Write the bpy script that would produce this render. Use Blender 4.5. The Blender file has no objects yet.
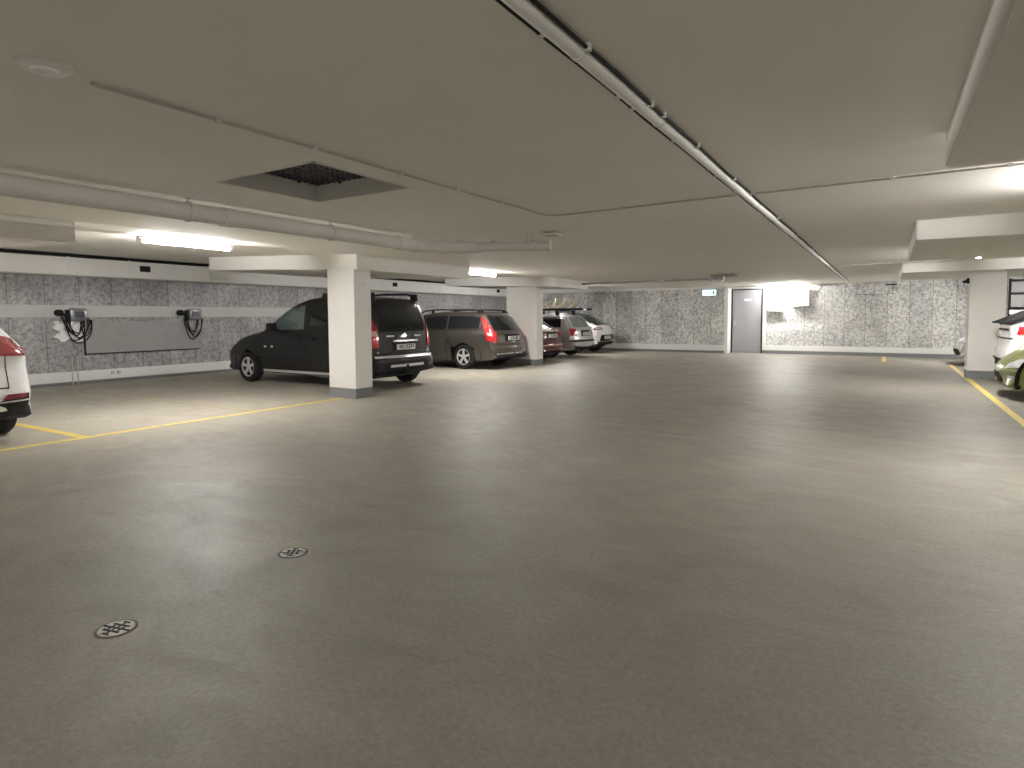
import bpy, bmesh, math, random
from mathutils import Vector, Matrix
from mathutils.bvhtree import BVHTree
from mathutils.geometry import tessellate_polygon
random.seed(7)
PI = math.pi
S = bpy.context.scene
COL = S.collection

# ------------------------------------------------------------------ materials
def mat(name, col, rough=.5, metal=0., spec=.5, coat=0., emit=None, es=0.):
    m = bpy.data.materials.new(name); m.use_nodes = True
    b = m.node_tree.nodes['Principled BSDF']
    b.inputs['Base Color'].default_value = (*col, 1)
    b.inputs['Roughness'].default_value = rough
    b.inputs['Metallic'].default_value = metal
    b.inputs['Specular IOR Level'].default_value = spec
    b.inputs['Coat Weight'].default_value = coat
    b.inputs['Coat Roughness'].default_value = .06
    if emit:
        b.inputs['Emission Color'].default_value = (*emit, 1)
        b.inputs['Emission Strength'].default_value = es
    return m

def N(m, t, **kw):
    n = m.node_tree.nodes.new(t)
    for k, v in kw.items():
        if k in ('operation', 'noise_dimensions', 'feature', 'blend_type', 'data_type'):
            setattr(n, k, v)
        else:
            n.inputs[k].default_value = v
    return n
def L(m, a, b): m.node_tree.links.new(a, b)

def ramp(m, src, stops):
    r = m.node_tree.nodes.new('ShaderNodeValToRGB')
    e = r.color_ramp.elements
    e[0].position, e[1].position = stops[0][0], stops[-1][0]
    e[0].color, e[1].color = (*stops[0][1], 1), (*stops[-1][1], 1)
    for p, c in stops[1:-1]:
        x = e.new(p); x.color = (*c, 1)
    L(m, src, r.inputs[0])
    return r

def g3(v): return (v, v, v)

def mat_floor():
    m = mat('polished_concrete', (.3, .28, .25), .4, spec=.38)
    b = m.node_tree.nodes['Principled BSDF']
    tc = N(m, 'ShaderNodeTexCoord')
    # broad cloudy patches
    n1 = N(m, 'ShaderNodeTexNoise', Scale=.7, Detail=6., Roughness=.62, Distortion=.5); L(m, tc.outputs['Object'], n1.inputs['Vector'])
    r1 = ramp(m, n1.outputs['Fac'], [(.3, (.232, .215, .180)), (.7, (.292, .272, .232))])
    # lamp light painted into the colour: left parking bays lighter than the driving lane
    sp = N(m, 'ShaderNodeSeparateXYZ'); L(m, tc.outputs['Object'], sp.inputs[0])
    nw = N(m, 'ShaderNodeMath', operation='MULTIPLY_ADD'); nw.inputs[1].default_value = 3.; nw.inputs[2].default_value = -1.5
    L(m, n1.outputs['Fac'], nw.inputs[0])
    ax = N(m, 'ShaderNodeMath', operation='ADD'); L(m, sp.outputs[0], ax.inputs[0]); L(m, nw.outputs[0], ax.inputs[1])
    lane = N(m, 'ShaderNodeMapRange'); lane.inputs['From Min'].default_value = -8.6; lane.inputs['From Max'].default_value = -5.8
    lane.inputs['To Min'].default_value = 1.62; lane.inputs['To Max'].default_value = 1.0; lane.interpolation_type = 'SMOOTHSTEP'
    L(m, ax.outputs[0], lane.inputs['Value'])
    # sweeping marks
    mp = N(m, 'ShaderNodeMapping'); mp.inputs['Scale'].default_value = (1.3, 2.2, 1); mp.inputs['Rotation'].default_value = (0, 0, .35)
    L(m, tc.outputs['Object'], mp.inputs['Vector'])
    n2 = N(m, 'ShaderNodeTexNoise', Scale=1.1, Detail=7., Roughness=.62, Distortion=1.6); L(m, mp.outputs[0], n2.inputs['Vector'])
    r2 = ramp(m, n2.outputs['Fac'], [(.3, g3(.91)), (.7, g3(1.06))])
    # fine sand grain
    n3 = N(m, 'ShaderNodeTexNoise', Scale=38., Detail=6., Roughness=.85); L(m, tc.outputs['Object'], n3.inputs['Vector'])
    r3 = ramp(m, n3.outputs['Fac'], [(.36, g3(.78)), (.64, g3(1.16))])
    # small dark spots
    n4 = N(m, 'ShaderNodeTexNoise', Scale=5.5, Detail=2.); L(m, tc.outputs['Object'], n4.inputs['Vector'])
    r4 = ramp(m, n4.outputs['Fac'], [(.21, g3(.7)), (.25, g3(1.))])
    cur = r1.outputs[0]
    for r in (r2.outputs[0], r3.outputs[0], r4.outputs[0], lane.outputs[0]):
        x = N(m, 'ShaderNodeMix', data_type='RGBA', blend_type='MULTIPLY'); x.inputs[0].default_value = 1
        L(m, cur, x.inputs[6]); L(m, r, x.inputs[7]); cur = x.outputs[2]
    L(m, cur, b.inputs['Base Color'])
    rr = ramp(m, n2.outputs['Fac'], [(.3, g3(.60)), (.7, g3(.46))])
    L(m, rr.outputs[0], b.inputs['Roughness'])
    bp = N(m, 'ShaderNodeBump', Strength=.07, Distance=.01)
    ad = N(m, 'ShaderNodeMath', operation='ADD'); L(m, n2.outputs['Fac'], ad.inputs[0]); L(m, n3.outputs['Fac'], ad.inputs[1])
    L(m, ad.outputs[0], bp.inputs['Height']); L(m, bp.outputs[0], b.inputs['Normal'])
    return m

def mat_plaster(name, col, var=.06, bump=.05):
    m = mat(name, col, .75, spec=.3)
    b = m.node_tree.nodes['Principled BSDF']
    tc = N(m, 'ShaderNodeTexCoord')
    n = N(m, 'ShaderNodeTexNoise', Scale=1.1, Detail=5., Roughness=.6); L(m, tc.outputs['Object'], n.inputs['Vector'])
    lo = tuple(c * (1 - var) for c in col); hi = tuple(min(1, c * (1 + var)) for c in col)
    r = ramp(m, n.outputs['Fac'], [(.3, lo), (.7, hi)])
    L(m, r.outputs[0], b.inputs['Base Color'])
    n2 = N(m, 'ShaderNodeTexNoise', Scale=60., Detail=3.); L(m, tc.outputs['Object'], n2.inputs['Vector'])
    bp = N(m, 'ShaderNodeBump', Strength=bump, Distance=.01)
    L(m, n2.outputs['Fac'], bp.inputs['Height']); L(m, bp.outputs[0], b.inputs['Normal'])
    return m

def mat_woodwool(name, axis, lo, hi, sc, tint=(1, .99, .97)):
    """mottled cement board cast in 62 cm panels; axis = the coordinate the panels repeat along"""
    m = mat(name, g3(.4), .85, spec=.2)
    b = m.node_tree.nodes['Principled BSDF']
    tc = N(m, 'ShaderNodeTexCoord')
    n = N(m, 'ShaderNodeTexNoise', Scale=sc, Detail=5., Roughness=.78, Distortion=.25); L(m, tc.outputs['Object'], n.inputs['Vector'])
    k = lambda v: tuple(v * t for t in tint)
    r = ramp(m, n.outputs['Fac'], [(.36, k(lo)), (.49, k(lo * .4 + hi * .6)), (.6, k(hi))])
    nb = N(m, 'ShaderNodeTexNoise', Scale=1.3, Detail=3.); L(m, tc.outputs['Object'], nb.inputs['Vector'])
    rb = ramp(m, nb.outputs['Fac'], [(.3, g3(.8)), (.7, g3(1.1))])
    sp = N(m, 'ShaderNodeSeparateXYZ'); L(m, tc.outputs['Object'], sp.inputs[0])
    d = N(m, 'ShaderNodeMath', operation='DIVIDE'); d.inputs[1].default_value = .62
    L(m, sp.outputs[axis], d.inputs[0])
    f = N(m, 'ShaderNodeMath', operation='FRACT'); L(m, d.outputs[0], f.inputs[0])
    fl = N(m, 'ShaderNodeMath', operation='FLOOR'); L(m, d.outputs[0], fl.inputs[0])
    wn = N(m, 'ShaderNodeTexWhiteNoise', noise_dimensions='1D'); L(m, fl.outputs[0], wn.inputs['W'])
    rw = ramp(m, wn.outputs['Value'], [(0, g3(.88)), (1, g3(1.1))])
    lt = N(m, 'ShaderNodeMath', operation='LESS_THAN'); lt.inputs[1].default_value = .022
    L(m, f.outputs[0], lt.inputs[0])
    # one horizontal joint at a height that differs from panel to panel
    hz = N(m, 'ShaderNodeMath', operation='MULTIPLY_ADD'); hz.inputs[1].default_value = .9; hz.inputs[2].default_value = .5
    L(m, wn.outputs['Value'], hz.inputs[0])
    df = N(m, 'ShaderNodeMath', operation='SUBTRACT'); L(m, sp.outputs[2], df.inputs[0]); L(m, hz.outputs[0], df.inputs[1])
    ab = N(m, 'ShaderNodeMath', operation='ABSOLUTE'); L(m, df.outputs[0], ab.inputs[0])
    l2 = N(m, 'ShaderNodeMath', operation='LESS_THAN'); l2.inputs[1].default_value = .003; L(m, ab.outputs[0], l2.inputs[0])
    mx = N(m, 'ShaderNodeMath', operation='MAXIMUM'); L(m, lt.outputs[0], mx.inputs[0]); L(m, l2.outputs[0], mx.inputs[1])
    cur = r.outputs[0]
    for q in (rb, rw):
        x = N(m, 'ShaderNodeMix', data_type='RGBA', blend_type='MULTIPLY'); x.inputs[0].default_value = 1
        L(m, cur, x.inputs[6]); L(m, q.outputs[0], x.inputs[7]); cur = x.outputs[2]
    x = N(m, 'ShaderNodeMix', data_type='RGBA'); L(m, mx.outputs[0], x.inputs[0]); L(m, cur, x.inputs[6])
    x.inputs[7].default_value = (*g3(lo * .8), 1)
    L(m, x.outputs[2], b.inputs['Base Color'])
    bp = N(m, 'ShaderNodeBump', Strength=.35, Distance=.02)
    L(m, n.outputs['Fac'], bp.inputs['Height']); L(m, bp.outputs[0], b.inputs['Normal'])
    return m

def mat_worn(name, col, under, sc=18., lo=.36, hi=.5, rough=.5):
    m = mat(name, col, rough)
    b = m.node_tree.nodes['Principled BSDF']
    tc = N(m, 'ShaderNodeTexCoord')
    n = N(m, 'ShaderNodeTexNoise', Scale=sc, Detail=5., Roughness=.7); L(m, tc.outputs['Object'], n.inputs['Vector'])
    r = ramp(m, n.outputs['Fac'], [(lo, under), (hi, col)])
    L(m, r.outputs[0], b.inputs['Base Color'])
    return m

def mat_paint(name, col, rough=.28, metal=.0, coat=1., spec=.5):
    m = mat(name, col, rough, metal, spec, coat)
    b = m.node_tree.nodes['Principled BSDF']
    tc = N(m, 'ShaderNodeTexCoord')
    n = N(m, 'ShaderNodeTexNoise', Scale=3., Detail=6.); L(m, tc.outputs['Object'], n.inputs['Vector'])
    r = ramp(m, n.outputs['Fac'], [(.3, tuple(c * .92 for c in col)), (.7, tuple(min(1, c * 1.06) for c in col))])
    L(m, r.outputs[0], b.inputs['Base Color'])
    return m

M = dict(
    floor=mat_floor(),
    ceiling=mat_plaster('painted_ceiling', (.92, .90, .855), .02),
    slab=mat_plaster('painted_slab', (.84, .825, .79), .02),
    pillar=mat_plaster('painted_pillar', (.82, .81, .78), .03),
    white=mat_plaster('white_paint', (.85, .85, .84), .03),
    kerb=mat_plaster('grey_kerb_paint', (.22, .225, .235), .08),
    wall_l=mat_woodwool('cement_board_left', 1, .22, .52, 11., (1, 1, 1.01)),
    wall_f=mat_woodwool('cement_board_far', 0, .30, .86, 13., (1, 1, .98)),
    band=mat_plaster('grey_white_band', (.56, .56, .55), .04),
    pipe=mat_plaster('pipe_plastic', (.60, .57, .53), .05),
    conduit=mat_plaster('conduit_plastic', (.58, .55, .51), .05),
    tray=mat_plaster('tray_plastic', (.92, .91, .89), .02),
    pipedark=mat_plaster('dull_pipe', (.34, .32, .29), .05),
    trunk=mat_plaster('trunking_steel', (.80, .79, .77), .03),
    dark=mat_plaster('dark_rubber', (.02, .02, .021), .2),
    black=mat_plaster('black_plastic', (.012, .012, .014), .2),
    door=mat_plaster('door_paint', (.36, .355, .38), .02, .01),
    steel=mat('galvanised_steel', (.5, .5, .5), .35, .8),
    charger=mat('charger_metal', (.26, .26, .27), .3, .6),
    grille=mat('grille_steel', (.09, .09, .11), .45, .6),
    board=mat_worn('grey_board', (.36, .36, .355), (.33, .33, .325), 5.),
    yellow=mat_worn('yellow_line_paint', (.80, .62, .12), (.45, .40, .27), 14., .34, .50),
    yellow_faded=mat_worn('faded_yellow_paint', (.50, .41, .20), (.36, .33, .27), 14., .40, .62),
    whitemark=mat_worn('white_line_paint', (.75, .75, .73), (.4, .38, .35), 14.),
    lamp=mat('lamp_tube', g3(.9), .5, emit=(1., .972, .935), es=130.),
    lampbody=mat_plaster('lamp_housing', (.8, .8, .78), .02),
    exitw=mat('exit_face', g3(.8), .4, emit=(.55, .88, 1.), es=1.3),
    exitg=mat('exit_green', (.02, .35, .16), .4, emit=(.02, .35, .16), es=.25),
    van=mat_paint('charcoal_car_paint', (.016, .015, .016), .34, .3, .45, .3),
    volvo=mat_paint('grey_brown_car_paint', (.088, .078, .068), .30, .4, .8),
    red=mat_paint('red_car_paint', (.105, .008, .014), .3, .1, .6),
    silver=mat_paint('silver_car_paint', (.50, .50, .51), .3, .35),
    whitecar=mat_paint('white_car_paint', (.78, .78, .79), .25),
    green=mat_paint('olive_green_car_paint', (.19, .21, .07), .3, .15, .7),
    glass=mat('car_glass', (.008, .010, .013), .06, 0, .5, .15),
    glass_green=mat('tinted_car_glass', (.16, .22, .21), .08, 0, .6, 1.),
    glass_light=mat('clear_car_glass', (.07, .10, .10), .08, 0, .6, 1.),
    trim=mat_plaster('car_plastic_trim', (.018, .018, .02), .1),
    taill=mat('red_lamp_lens', (.50, .015, .02), .15, 0, .6, 1.),
    taild=mat('dull_red_lens', (.26, .03, .04), .15, 0, .6, 1.),
    tailp=mat('pale_lamp_lens', (.75, .45, .42), .15, 0, .6, 1.),
    headl=mat('clear_lamp_lens', (.62, .64, .66), .12, .2, .6, 1.),
    chrome=mat('chrome', (.75, .75, .75), .15, 1.),
    alloy=mat('wheel_alloy', (.72, .72, .72), .35, .35),
    tyre=mat_plaster('tyre_rubber', (.02, .02, .02), .2),
    plate=mat_plaster('number_plate_white', (.70, .70, .68), .02, .01),
    plateink=mat('plate_ink', (.02, .02, .03), .5),
    cream=mat_plaster('cream_wood', (.78, .66, .42), .08),
    drainm=mat_worn('drain_metal', (.55, .53, .50), (.25, .23, .21), 30., rough=.4),
)

# ------------------------------------------------------------------ helpers
def kind(o, label=None, cat=None, group=None, k=None):
    if label: o['label'] = label
    if cat: o['category'] = cat
    if group: o['group'] = group
    if k: o['kind'] = k
    return o
def empty(name, loc=(0, 0, 0), rz=0.):
    o = bpy.data.objects.new(name, None); COL.objects.link(o)
    o.location = loc; o.rotation_euler = (0, 0, rz); o.empty_display_size = .2
    return o
def link(name, bm, m, parent=None, smooth=None, recalc=True):
    if recalc: bmesh.ops.recalc_face_normals(bm, faces=bm.faces)
    if smooth is not None:
        for f in bm.faces: f.smooth = True
        lim = math.radians(smooth)
        for e in bm.edges:
            if len(e.link_faces) == 2 and e.calc_face_angle(0) > lim: e.smooth = False
    me = bpy.data.meshes.new(name); bm.to_mesh(me); bm.free()
    for x in (m if isinstance(m, (list, tuple)) else [m]): me.materials.append(x)
    o = bpy.data.objects.new(name, me); COL.objects.link(o)
    if parent is not None: o.parent = parent
    return o
def box(bm, x0, x1, y0, y1, z0, z1, bev=0.):
    r = bmesh.ops.create_cube(bm, size=1)
    vs = r['verts']
    for v in vs:
        v.co = Vector(((x0 + x1) / 2 + v.co.x * (x1 - x0), (y0 + y1) / 2 + v.co.y * (y1 - y0), (z0 + z1) / 2 + v.co.z * (z1 - z0)))
    if bev:
        es = list({e for v in vs for e in v.link_edges})
        bmesh.ops.bevel(bm, geom=es, offset=bev, segments=2, affect='EDGES', profile=.6)
    return bm
def bx(*a, bev=0.):
    return box(bmesh.new(), *a, bev=bev)
def tube(bm, pts, r, n=10, cap=True, rr=None):
    pts = [Vector(p) for p in pts]
    rings = []
    ref = None
    for i, p in enumerate(pts):
        t = (pts[min(i + 1, len(pts) - 1)] - pts[max(i - 1, 0)]).normalized()
        if ref is None:
            ref = Vector((0, 0, 1)) if abs(t.z) < .9 else Vector((1, 0, 0))
        a = t.cross(ref).normalized(); b = a.cross(t).normalized(); ref = b
        q = rr[i] if rr else r
        rings.append([bm.verts.new(p + a * q * math.cos(k * 2 * PI / n) + b * q * math.sin(k * 2 * PI / n)) for k in range(n)])
    for i in range(len(rings) - 1):
        for k in range(n):
            bm.faces.new((rings[i][k], rings[i][(k + 1) % n], rings[i + 1][(k + 1) % n], rings[i + 1][k]))
    if cap:
        bm.faces.new(rings[0][::-1]); bm.faces.new(rings[-1])
    return bm
def tb(pts, r, n=10, rr=None): return tube(bmesh.new(), pts, r, n, rr=rr)
def lathe(bm, prof, n=24, axis='z', c=(0, 0, 0)):
    """closed profile [(r, h)] turned round an axis"""
    rings = []
    for (r, h) in prof:
        ring = []
        for k in range(n):
            a = 2 * PI * k / n
            p = (r * math.cos(a), r * math.sin(a), h)
            if axis == 'y': p = (p[0], h, p[1])
            ring.append(bm.verts.new(Vector(p) + Vector(c)))
        rings.append(ring)
    m = len(rings)
    for i in range(m - 1):
        for k in range(n):
            bm.faces.new((rings[i][k], rings[i][(k + 1) % n], rings[i + 1][(k + 1) % n], rings[i + 1][k]))
    shut = prof[0] == prof[-1]
    if prof[0][0] > 1e-5 and not shut: bm.faces.new(rings[0][::-1])
    if prof[-1][0] > 1e-5 and not shut: bm.faces.new(rings[-1])
    bmesh.ops.remove_doubles(bm, verts=bm.verts, dist=1e-6)
    return bm
def prism(bm, poly, ext, f):
    """poly 2-D list extruded from ext[0] to ext[1]; f(u, v, w) -> point"""
    a = [bm.verts.new(f(u, v, ext[0])) for u, v in poly]
    b = [bm.verts.new(f(u, v, ext[1])) for u, v in poly]
    n = len(poly)
    bm.faces.new(a[::-1]); bm.faces.new(b)
    for i in range(n): bm.faces.new((a[i], a[(i + 1) % n], b[(i + 1) % n], b[i]))
    return bm
def text_mesh(body, size, m, parent, matrix, name='lettering', ext=.002):
    cu = bpy.data.curves.new('t', 'FONT'); cu.body = body; cu.size = size; cu.extrude = ext
    cu.align_x = 'CENTER'; cu.align_y = 'CENTER'
    t = bpy.data.objects.new('t', cu); COL.objects.link(t)
    me = bpy.data.meshes.new_from_object(t.evaluated_get(bpy.context.evaluated_depsgraph_get()))
    bpy.data.objects.remove(t)
    me.transform(matrix); me.materials.clear(); me.materials.append(m); me.name = name
    o = bpy.data.objects.new(name, me); COL.objects.link(o); o.parent = parent
    return o

# ------------------------------------------------------------------ the setting
XL, XR, YB, YF = -14.45, 7.6, -6.5, 23.75
YFL = 23.2
def cz(x):
    P = [(-14.6, 2.72), (-7.45, 2.42), (-5.0, 2.415), (-4.62, 2.45), (-3, 2.455), (8, 2.56)]
    for (a, za), (b, zb) in zip(P, P[1:]):
        if x <= b: return za + (zb - za) * (x - a) / (b - a)
    return P[-1][1]

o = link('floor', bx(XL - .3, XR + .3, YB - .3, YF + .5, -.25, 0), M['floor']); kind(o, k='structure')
# ceiling with the square vent opening
bm = bmesh.new()
HX0, HX1, HY0, HY1 = -4.58, -3.41, 2.94, 4.0
xs = [-14.75, -7.45, -5.0, -4.62, HX0, HX1, -3, 8]
ys = [YB - .3, HY0, HY1, YF + .5]
g = [[bm.verts.new((x, y, cz(x))) for y in ys] for x in xs]
for i in range(len(xs) - 1):
    for j in range(3):
        if xs[i] == HX0 and j == 1: continue
        bm.faces.new((g[i][j], g[i][j + 1], g[i + 1][j + 1], g[i + 1][j]))
ret = bmesh.ops.extrude_face_region(bm, geom=list(bm.faces))
for v in [v for v in ret['geom'] if isinstance(v, bmesh.types.BMVert)]: v.co.z += .3
o = link('ceiling', bm, M['ceiling']); kind(o, k='structure')
kind(link('wall_left', bx(XL - .3, XL, YB, YF + .4, 0, 3.0), M['wall_l']), k='structure')
kind(link('wall_right', bx(XR, XR + .3, YB, YF + .4, 0, 2.9), M['wall_f']), k='structure')
kind(link('wall_front', bx(XL, XR, YB - .3, YB, 0, 2.9), M['wall_f']), k='structure')
DX0, DX1 = -4.93, -3.88
kind(link('wall_back', bx(XL, DX0 - .16, YFL, YF + .4, 0, 2.9), M['wall_f']), k='structure')
kind(link('wall_back_right', bx(DX1 + .16, XR, YF, YF + .4, 0, 2.9), M['wall_f']), k='structure')
kind(link('trim_1', bx(DX0 - .16, DX0 - .03, YFL, YF + .4, 0, 2.38), M['white']), k='structure')     # white reveal of the doorway
kind(link('trim_2', bx(DX1 + .03, DX1 + .16, YF - .03, YF + .4, 0, 2.38), M['white']), k='structure')
kind(link('trim_3', bx(DX0 - .03, DX1 + .03, YF + .1, YF + .4, 2.36, 2.9), M['white']), k='structure')
# door
d = empty('door_1', (0, 0, 0)); kind(d, 'grey flush steel door between two lengths of mottled concrete wall', 'door', k='structure')
link('door_frame', box(box(box(bmesh.new(), DX0 - .03, DX0 + .02, YF + .0, YF + .3, 0, 2.36), DX1 - .02, DX1 + .03, YF + .0, YF + .3, 0, 2.36), DX0 + .02, DX1 - .02, YF, YF + .3, 2.32, 2.36), M['dark'], d)
link('door_leaf', bx(DX0 + .02, DX1 - .02, YF + .03, YF + .09, .01, 2.32, bev=.004), M['door'], d)
bm = tb([(DX0 + .09, YF + .03, 1.12), (DX0 + .09, YF - .03, 1.12), (DX0 + .2, YF - .03, 1.12)], .012, 8); box(bm, DX0 + .06, DX0 + .12, YF + .015, YF + .03, 1.0, 1.22)
link('door_handle', bm, M['steel'], d)
link('door_plate', bx(-4.5, -4.26, YF + .02, YF + .03, 1.93, 1.99), M['white'], d)
# painted plinths, kerbs and bands
bm = bmesh.new()
kind(link('baseboard_left', bx(XL, XL + .02, YB, YFL, .07, .28), M['white']), k='structure')
kind(link('trim_4', bx(XL, XL + .03, YB, YFL, 0, .07), M['kerb']), k='structure')
kind(link('baseboard_back', bx(XL + .03, DX0 - .16, YFL - .03, YFL, .09, .30), M['white']), k='structure')
kind(link('trim_5', bx(XL + .03, DX0 - .14, YFL - .05, YFL, 0, .09), M['kerb']), k='structure')
kind(link('baseboard_right', bx(DX1 + .16, XR, YF - .03, YF, .12, .30), M['white']), k='structure')
kind(link('trim_6', bx(DX1 + .03, XR, YF - .06, YF, 0, .12), M['kerb']), k='structure')
kind(link('trim_7', bx(XL, XL + .025, YB, 14.6, 1.41, 1.66), M['band']), k='structure')
# downstand along the far wall, left of the lamp
kind(link('trim_8', bx(XL, DX0 - .1, YFL - .35, YFL, 2.37, 2.62), M['slab']), k='structure')
kind(link('trim_9', bx(DX0 - .1, -2.0, YF - .5, YF, 2.40, 2.60), M['slab']), k='structure')

# drop slabs over the pillars
def slab(x0, x1, y0, y1, zl, zr, label):
    bm = bmesh.new()
    r = bmesh.ops.create_cube(bm, size=1)
    for v in r['verts']:
        x = x0 if v.co.x < 0 else x1; y = y0 if v.co.y < 0 else y1
        z = cz(x) + .06 if v.co.z > 0 else (zl if v.co.x < 0 else zr)
        v.co = (x, y, z)
    bmesh.ops.bevel(bm, geom=[e for e in bm.edges], offset=.015, segments=2, affect='EDGES')
    o = link('ceiling_slab', bm, M['slab'])
    kind(o, label, 'drop slab', 'drop slabs under the ceiling')
slab(-11.6, -7.5, .1, 3.22, 2.36, 2.19, 'pale drop slab hanging from the ceiling at the left edge, above the white car')
slab(-11.62, -7.5, 7.33, 10.55, 2.34, 2.175, 'pale drop slab on the pillar in front of the dark van')
slab(-11.4, -7.68, 14.72, 16.9, 2.32, 2.185, 'pale drop slab on the pillar behind the grey estate car')
slab(.28, 3.6, 1.5, 4.65, 2.265, 2.25, 'large pale drop slab at the top right corner, nearest the camera')
slab(.27, 3.6, 8.75, 12.0, 2.26, 2.26, 'pale drop slab at the right, in front of the right hand pillar')
slab(.26, 3.6, 15.75, 18.9, 2.285, 2.285, 'pale drop slab resting on the right hand pillar')

def pillar(x0, x1, y0, y1, zt, label, band=.17):
    r = empty('concrete_pillar', ((x0 + x1) / 2, (y0 + y1) / 2, 0)); kind(r, label, 'pillar', 'painted concrete pillars')
    hx, hy = (x1 - x0) / 2, (y1 - y0) / 2
    link('shaft', bx(-hx, hx, -hy, hy, band, zt, bev=.008), M['pillar'], r)
    link('base_band', bx(-hx - .003, hx + .003, -hy - .003, hy + .003, 0, band, bev=.006), M['kerb'], r)
    return r
p1 = pillar(-8.24, -7.6, 7.35, 7.74, 2.20, 'pale square pillar with a grey foot in front of the dark van')
p2 = pillar(-9.35, -8.36, 14.95, 15.32, 2.22, 'pale pillar with a grey foot between the grey estate car and the red car')
p3 = pillar(1.5, 2.12, 16.3, 16.75, 2.285, 'pale pillar with a grey foot beside the right hand yellow line')

# small fittings on pillars
o = link('wall_hook', lathe(bmesh.new(), [(0, 0), (.035, 0), (.035, .02), (.02, .03), (.02, .05), (0, .055)], 12), M['white']); o.rotation_euler = (0, PI / 2, 0); o.location = (-7.6, 7.57, 1.93)
kind(o, 'small round white fitting on the side of the pillar by the van', 'fitting')
r = empty('security_camera', (1.5, 16.45, 2.1)); kind(r, 'small black camera on the left side of the right hand pillar', 'camera')
link('mount', bx(-.05, 0, -.03, .03, -.06, .06, bev=.008), M['black'], r)
link('camera_head', tb([(-.04, 0, 0), (-.06, -.02, -.01), (-.10, -.08, -.03)], .03, 10), M['black'], r)

# ------------------------------------------------------------------ lamps
def lamp(x, y0, y1, label, alongx=False, w=.07, z=None):
    Ln = y1 - y0
    cx, cy = ((y0 + y1) / 2, x) if alongx else (x, (y0 + y1) / 2)
    z = z or cz(cx) - .012
    r = empty('ceiling_lamp', (cx, cy, z), -PI / 2 if alongx else 0); kind(r, label, 'ceiling lamp', 'tube lamps under the ceiling')
    link('housing', bx(-w / 2 - .01, w / 2 + .01, -Ln / 2, Ln / 2, -.022, .0, bev=.006), M['lampbody'], r)
    bm = tb([(0, -Ln / 2 + .02, -.052), (0, Ln / 2 - .02, -.052)], .027, 12)
    link('diffuser', bm, M['lamp'], r, 40)
    for s in (-1, 1):
        link('end_cap', bx(-w / 2 - .008, w / 2 + .008, s * Ln / 2 - .022, s * Ln / 2 + .022, -.085, -.0, bev=.006), M['lampbody'], r)
    return r
lamp(-8.28, 4.28, 5.56, 'lit tube lamp on the ceiling above the empty bay at the left')
lamp(-8.22, 11.3, 12.6, 'lit tube lamp above the van and the grey estate car')
lamp(-9.7, 18.5, 19.8, 'lit tube lamp above the silver estate car')
lamp(-8.28, -2.8, -1.5, 'lit tube lamp behind the viewpoint at the left')
lamp(1.45, 5.75, 7.0, 'lit tube lamp just outside the right edge')
lamp(1.40, 12.85, 14.1, 'lit tube lamp behind the right hand drop slab')
lamp(2.45, 20.3, 21.6, 'lit tube lamp far right behind the pillar')
lamp(1.45, -2.6, -1.3, 'lit tube lamp behind the viewpoint at the right')
lamp(YF - .62, -3.75, -2.45, 'lit tube lamp at the far wall above the two white boxes', alongx=True)

# ------------------------------------------------------------------ ceiling services
def sweep_corner(p, q, r_, n=6):
    """points that round corner q between p and r_"""
    p, q, r_ = map(Vector, (p, q, r_)); d = .14
    a = q + (p - q).normalized() * d; b = q + (r_ - q).normalized() * d
    return [(1 - t) ** 2 * a + 2 * t * (1 - t) * q + t * t * b for t in [i / n for i in range(n + 1)]]
r = empty('drain_pipe', (-5.2, 0, 2.3)); kind(r, 'thick pale plastic pipe hung under the ceiling, running along the left', 'pipe')
P = [(-.02, -4, .0), (-.02, 6.25, .0)]
seq = [P[0]] + sweep_corner(P[0], (-.02, 6.25, 0), (.45, 6.62, -.01)) + sweep_corner((-.02, 6.25, 0), (.45, 6.62, -.01), (1.5, 6.95, -.025))
link('pipe_run', tb(seq, .078, 20), M['pipe'], r, 40)
link('branch_pipe', tb([(.50, 6.64, -.01), (1.50, 6.94, -.025)], .058, 18), M['pipe'], r, 40)
for y in (-.6, 3.55, 5.9):
    link('sleeve', tb([(-.02, y - .12, 0), (-.02, y, 0)], .086, 20), M['pipe'], r, 40)
for (a, b) in (((.16, 6.39, -.003), (.24, 6.46, -.004)), ((.34, 6.53, -.005), (.42, 6.59, -.008)), ((.60, 6.67, -.012), (.66, 6.69, -.013)), ((1.30, 6.88, -.02), (1.36, 6.9, -.02)), ((1.46, 6.93, -.024), (1.52, 6.95, -.025))):
    link('sleeve', tb([a, b], .086 if a[0] < .5 else .066, 18), M['pipe'], r, 40)
def hanger(parent, x, y, top, rad=.082, tilt=0):
    bm = bmesh.new()
    prof = [(rad, -.014), (rad + .006, -.014), (rad + .006, .014), (rad, .014), (rad, -.014)]
    lathe(bm, prof, 20, 'y', (x, y, 0))
    tube(bm, [(x, y, rad), (x, y, top)], .007, 6)
    tube(bm, [(x - .0, y, top - .01), (x, y, top)], .022, 8)
    link('hanger', bm, M['pipe'], parent, 40)
for y in (-1.2, 1.2, 3.12, 4.72, 6.1): hanger(r, -.02, y, .118)
hanger(r, .80, 6.73, .11, .062); hanger(r, 1.25, 6.865, .11, .062)
link('wall_plate', bx(1.42, 1.62, 6.86, 7.06, .105, .118), M['conduit'], r)

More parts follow.
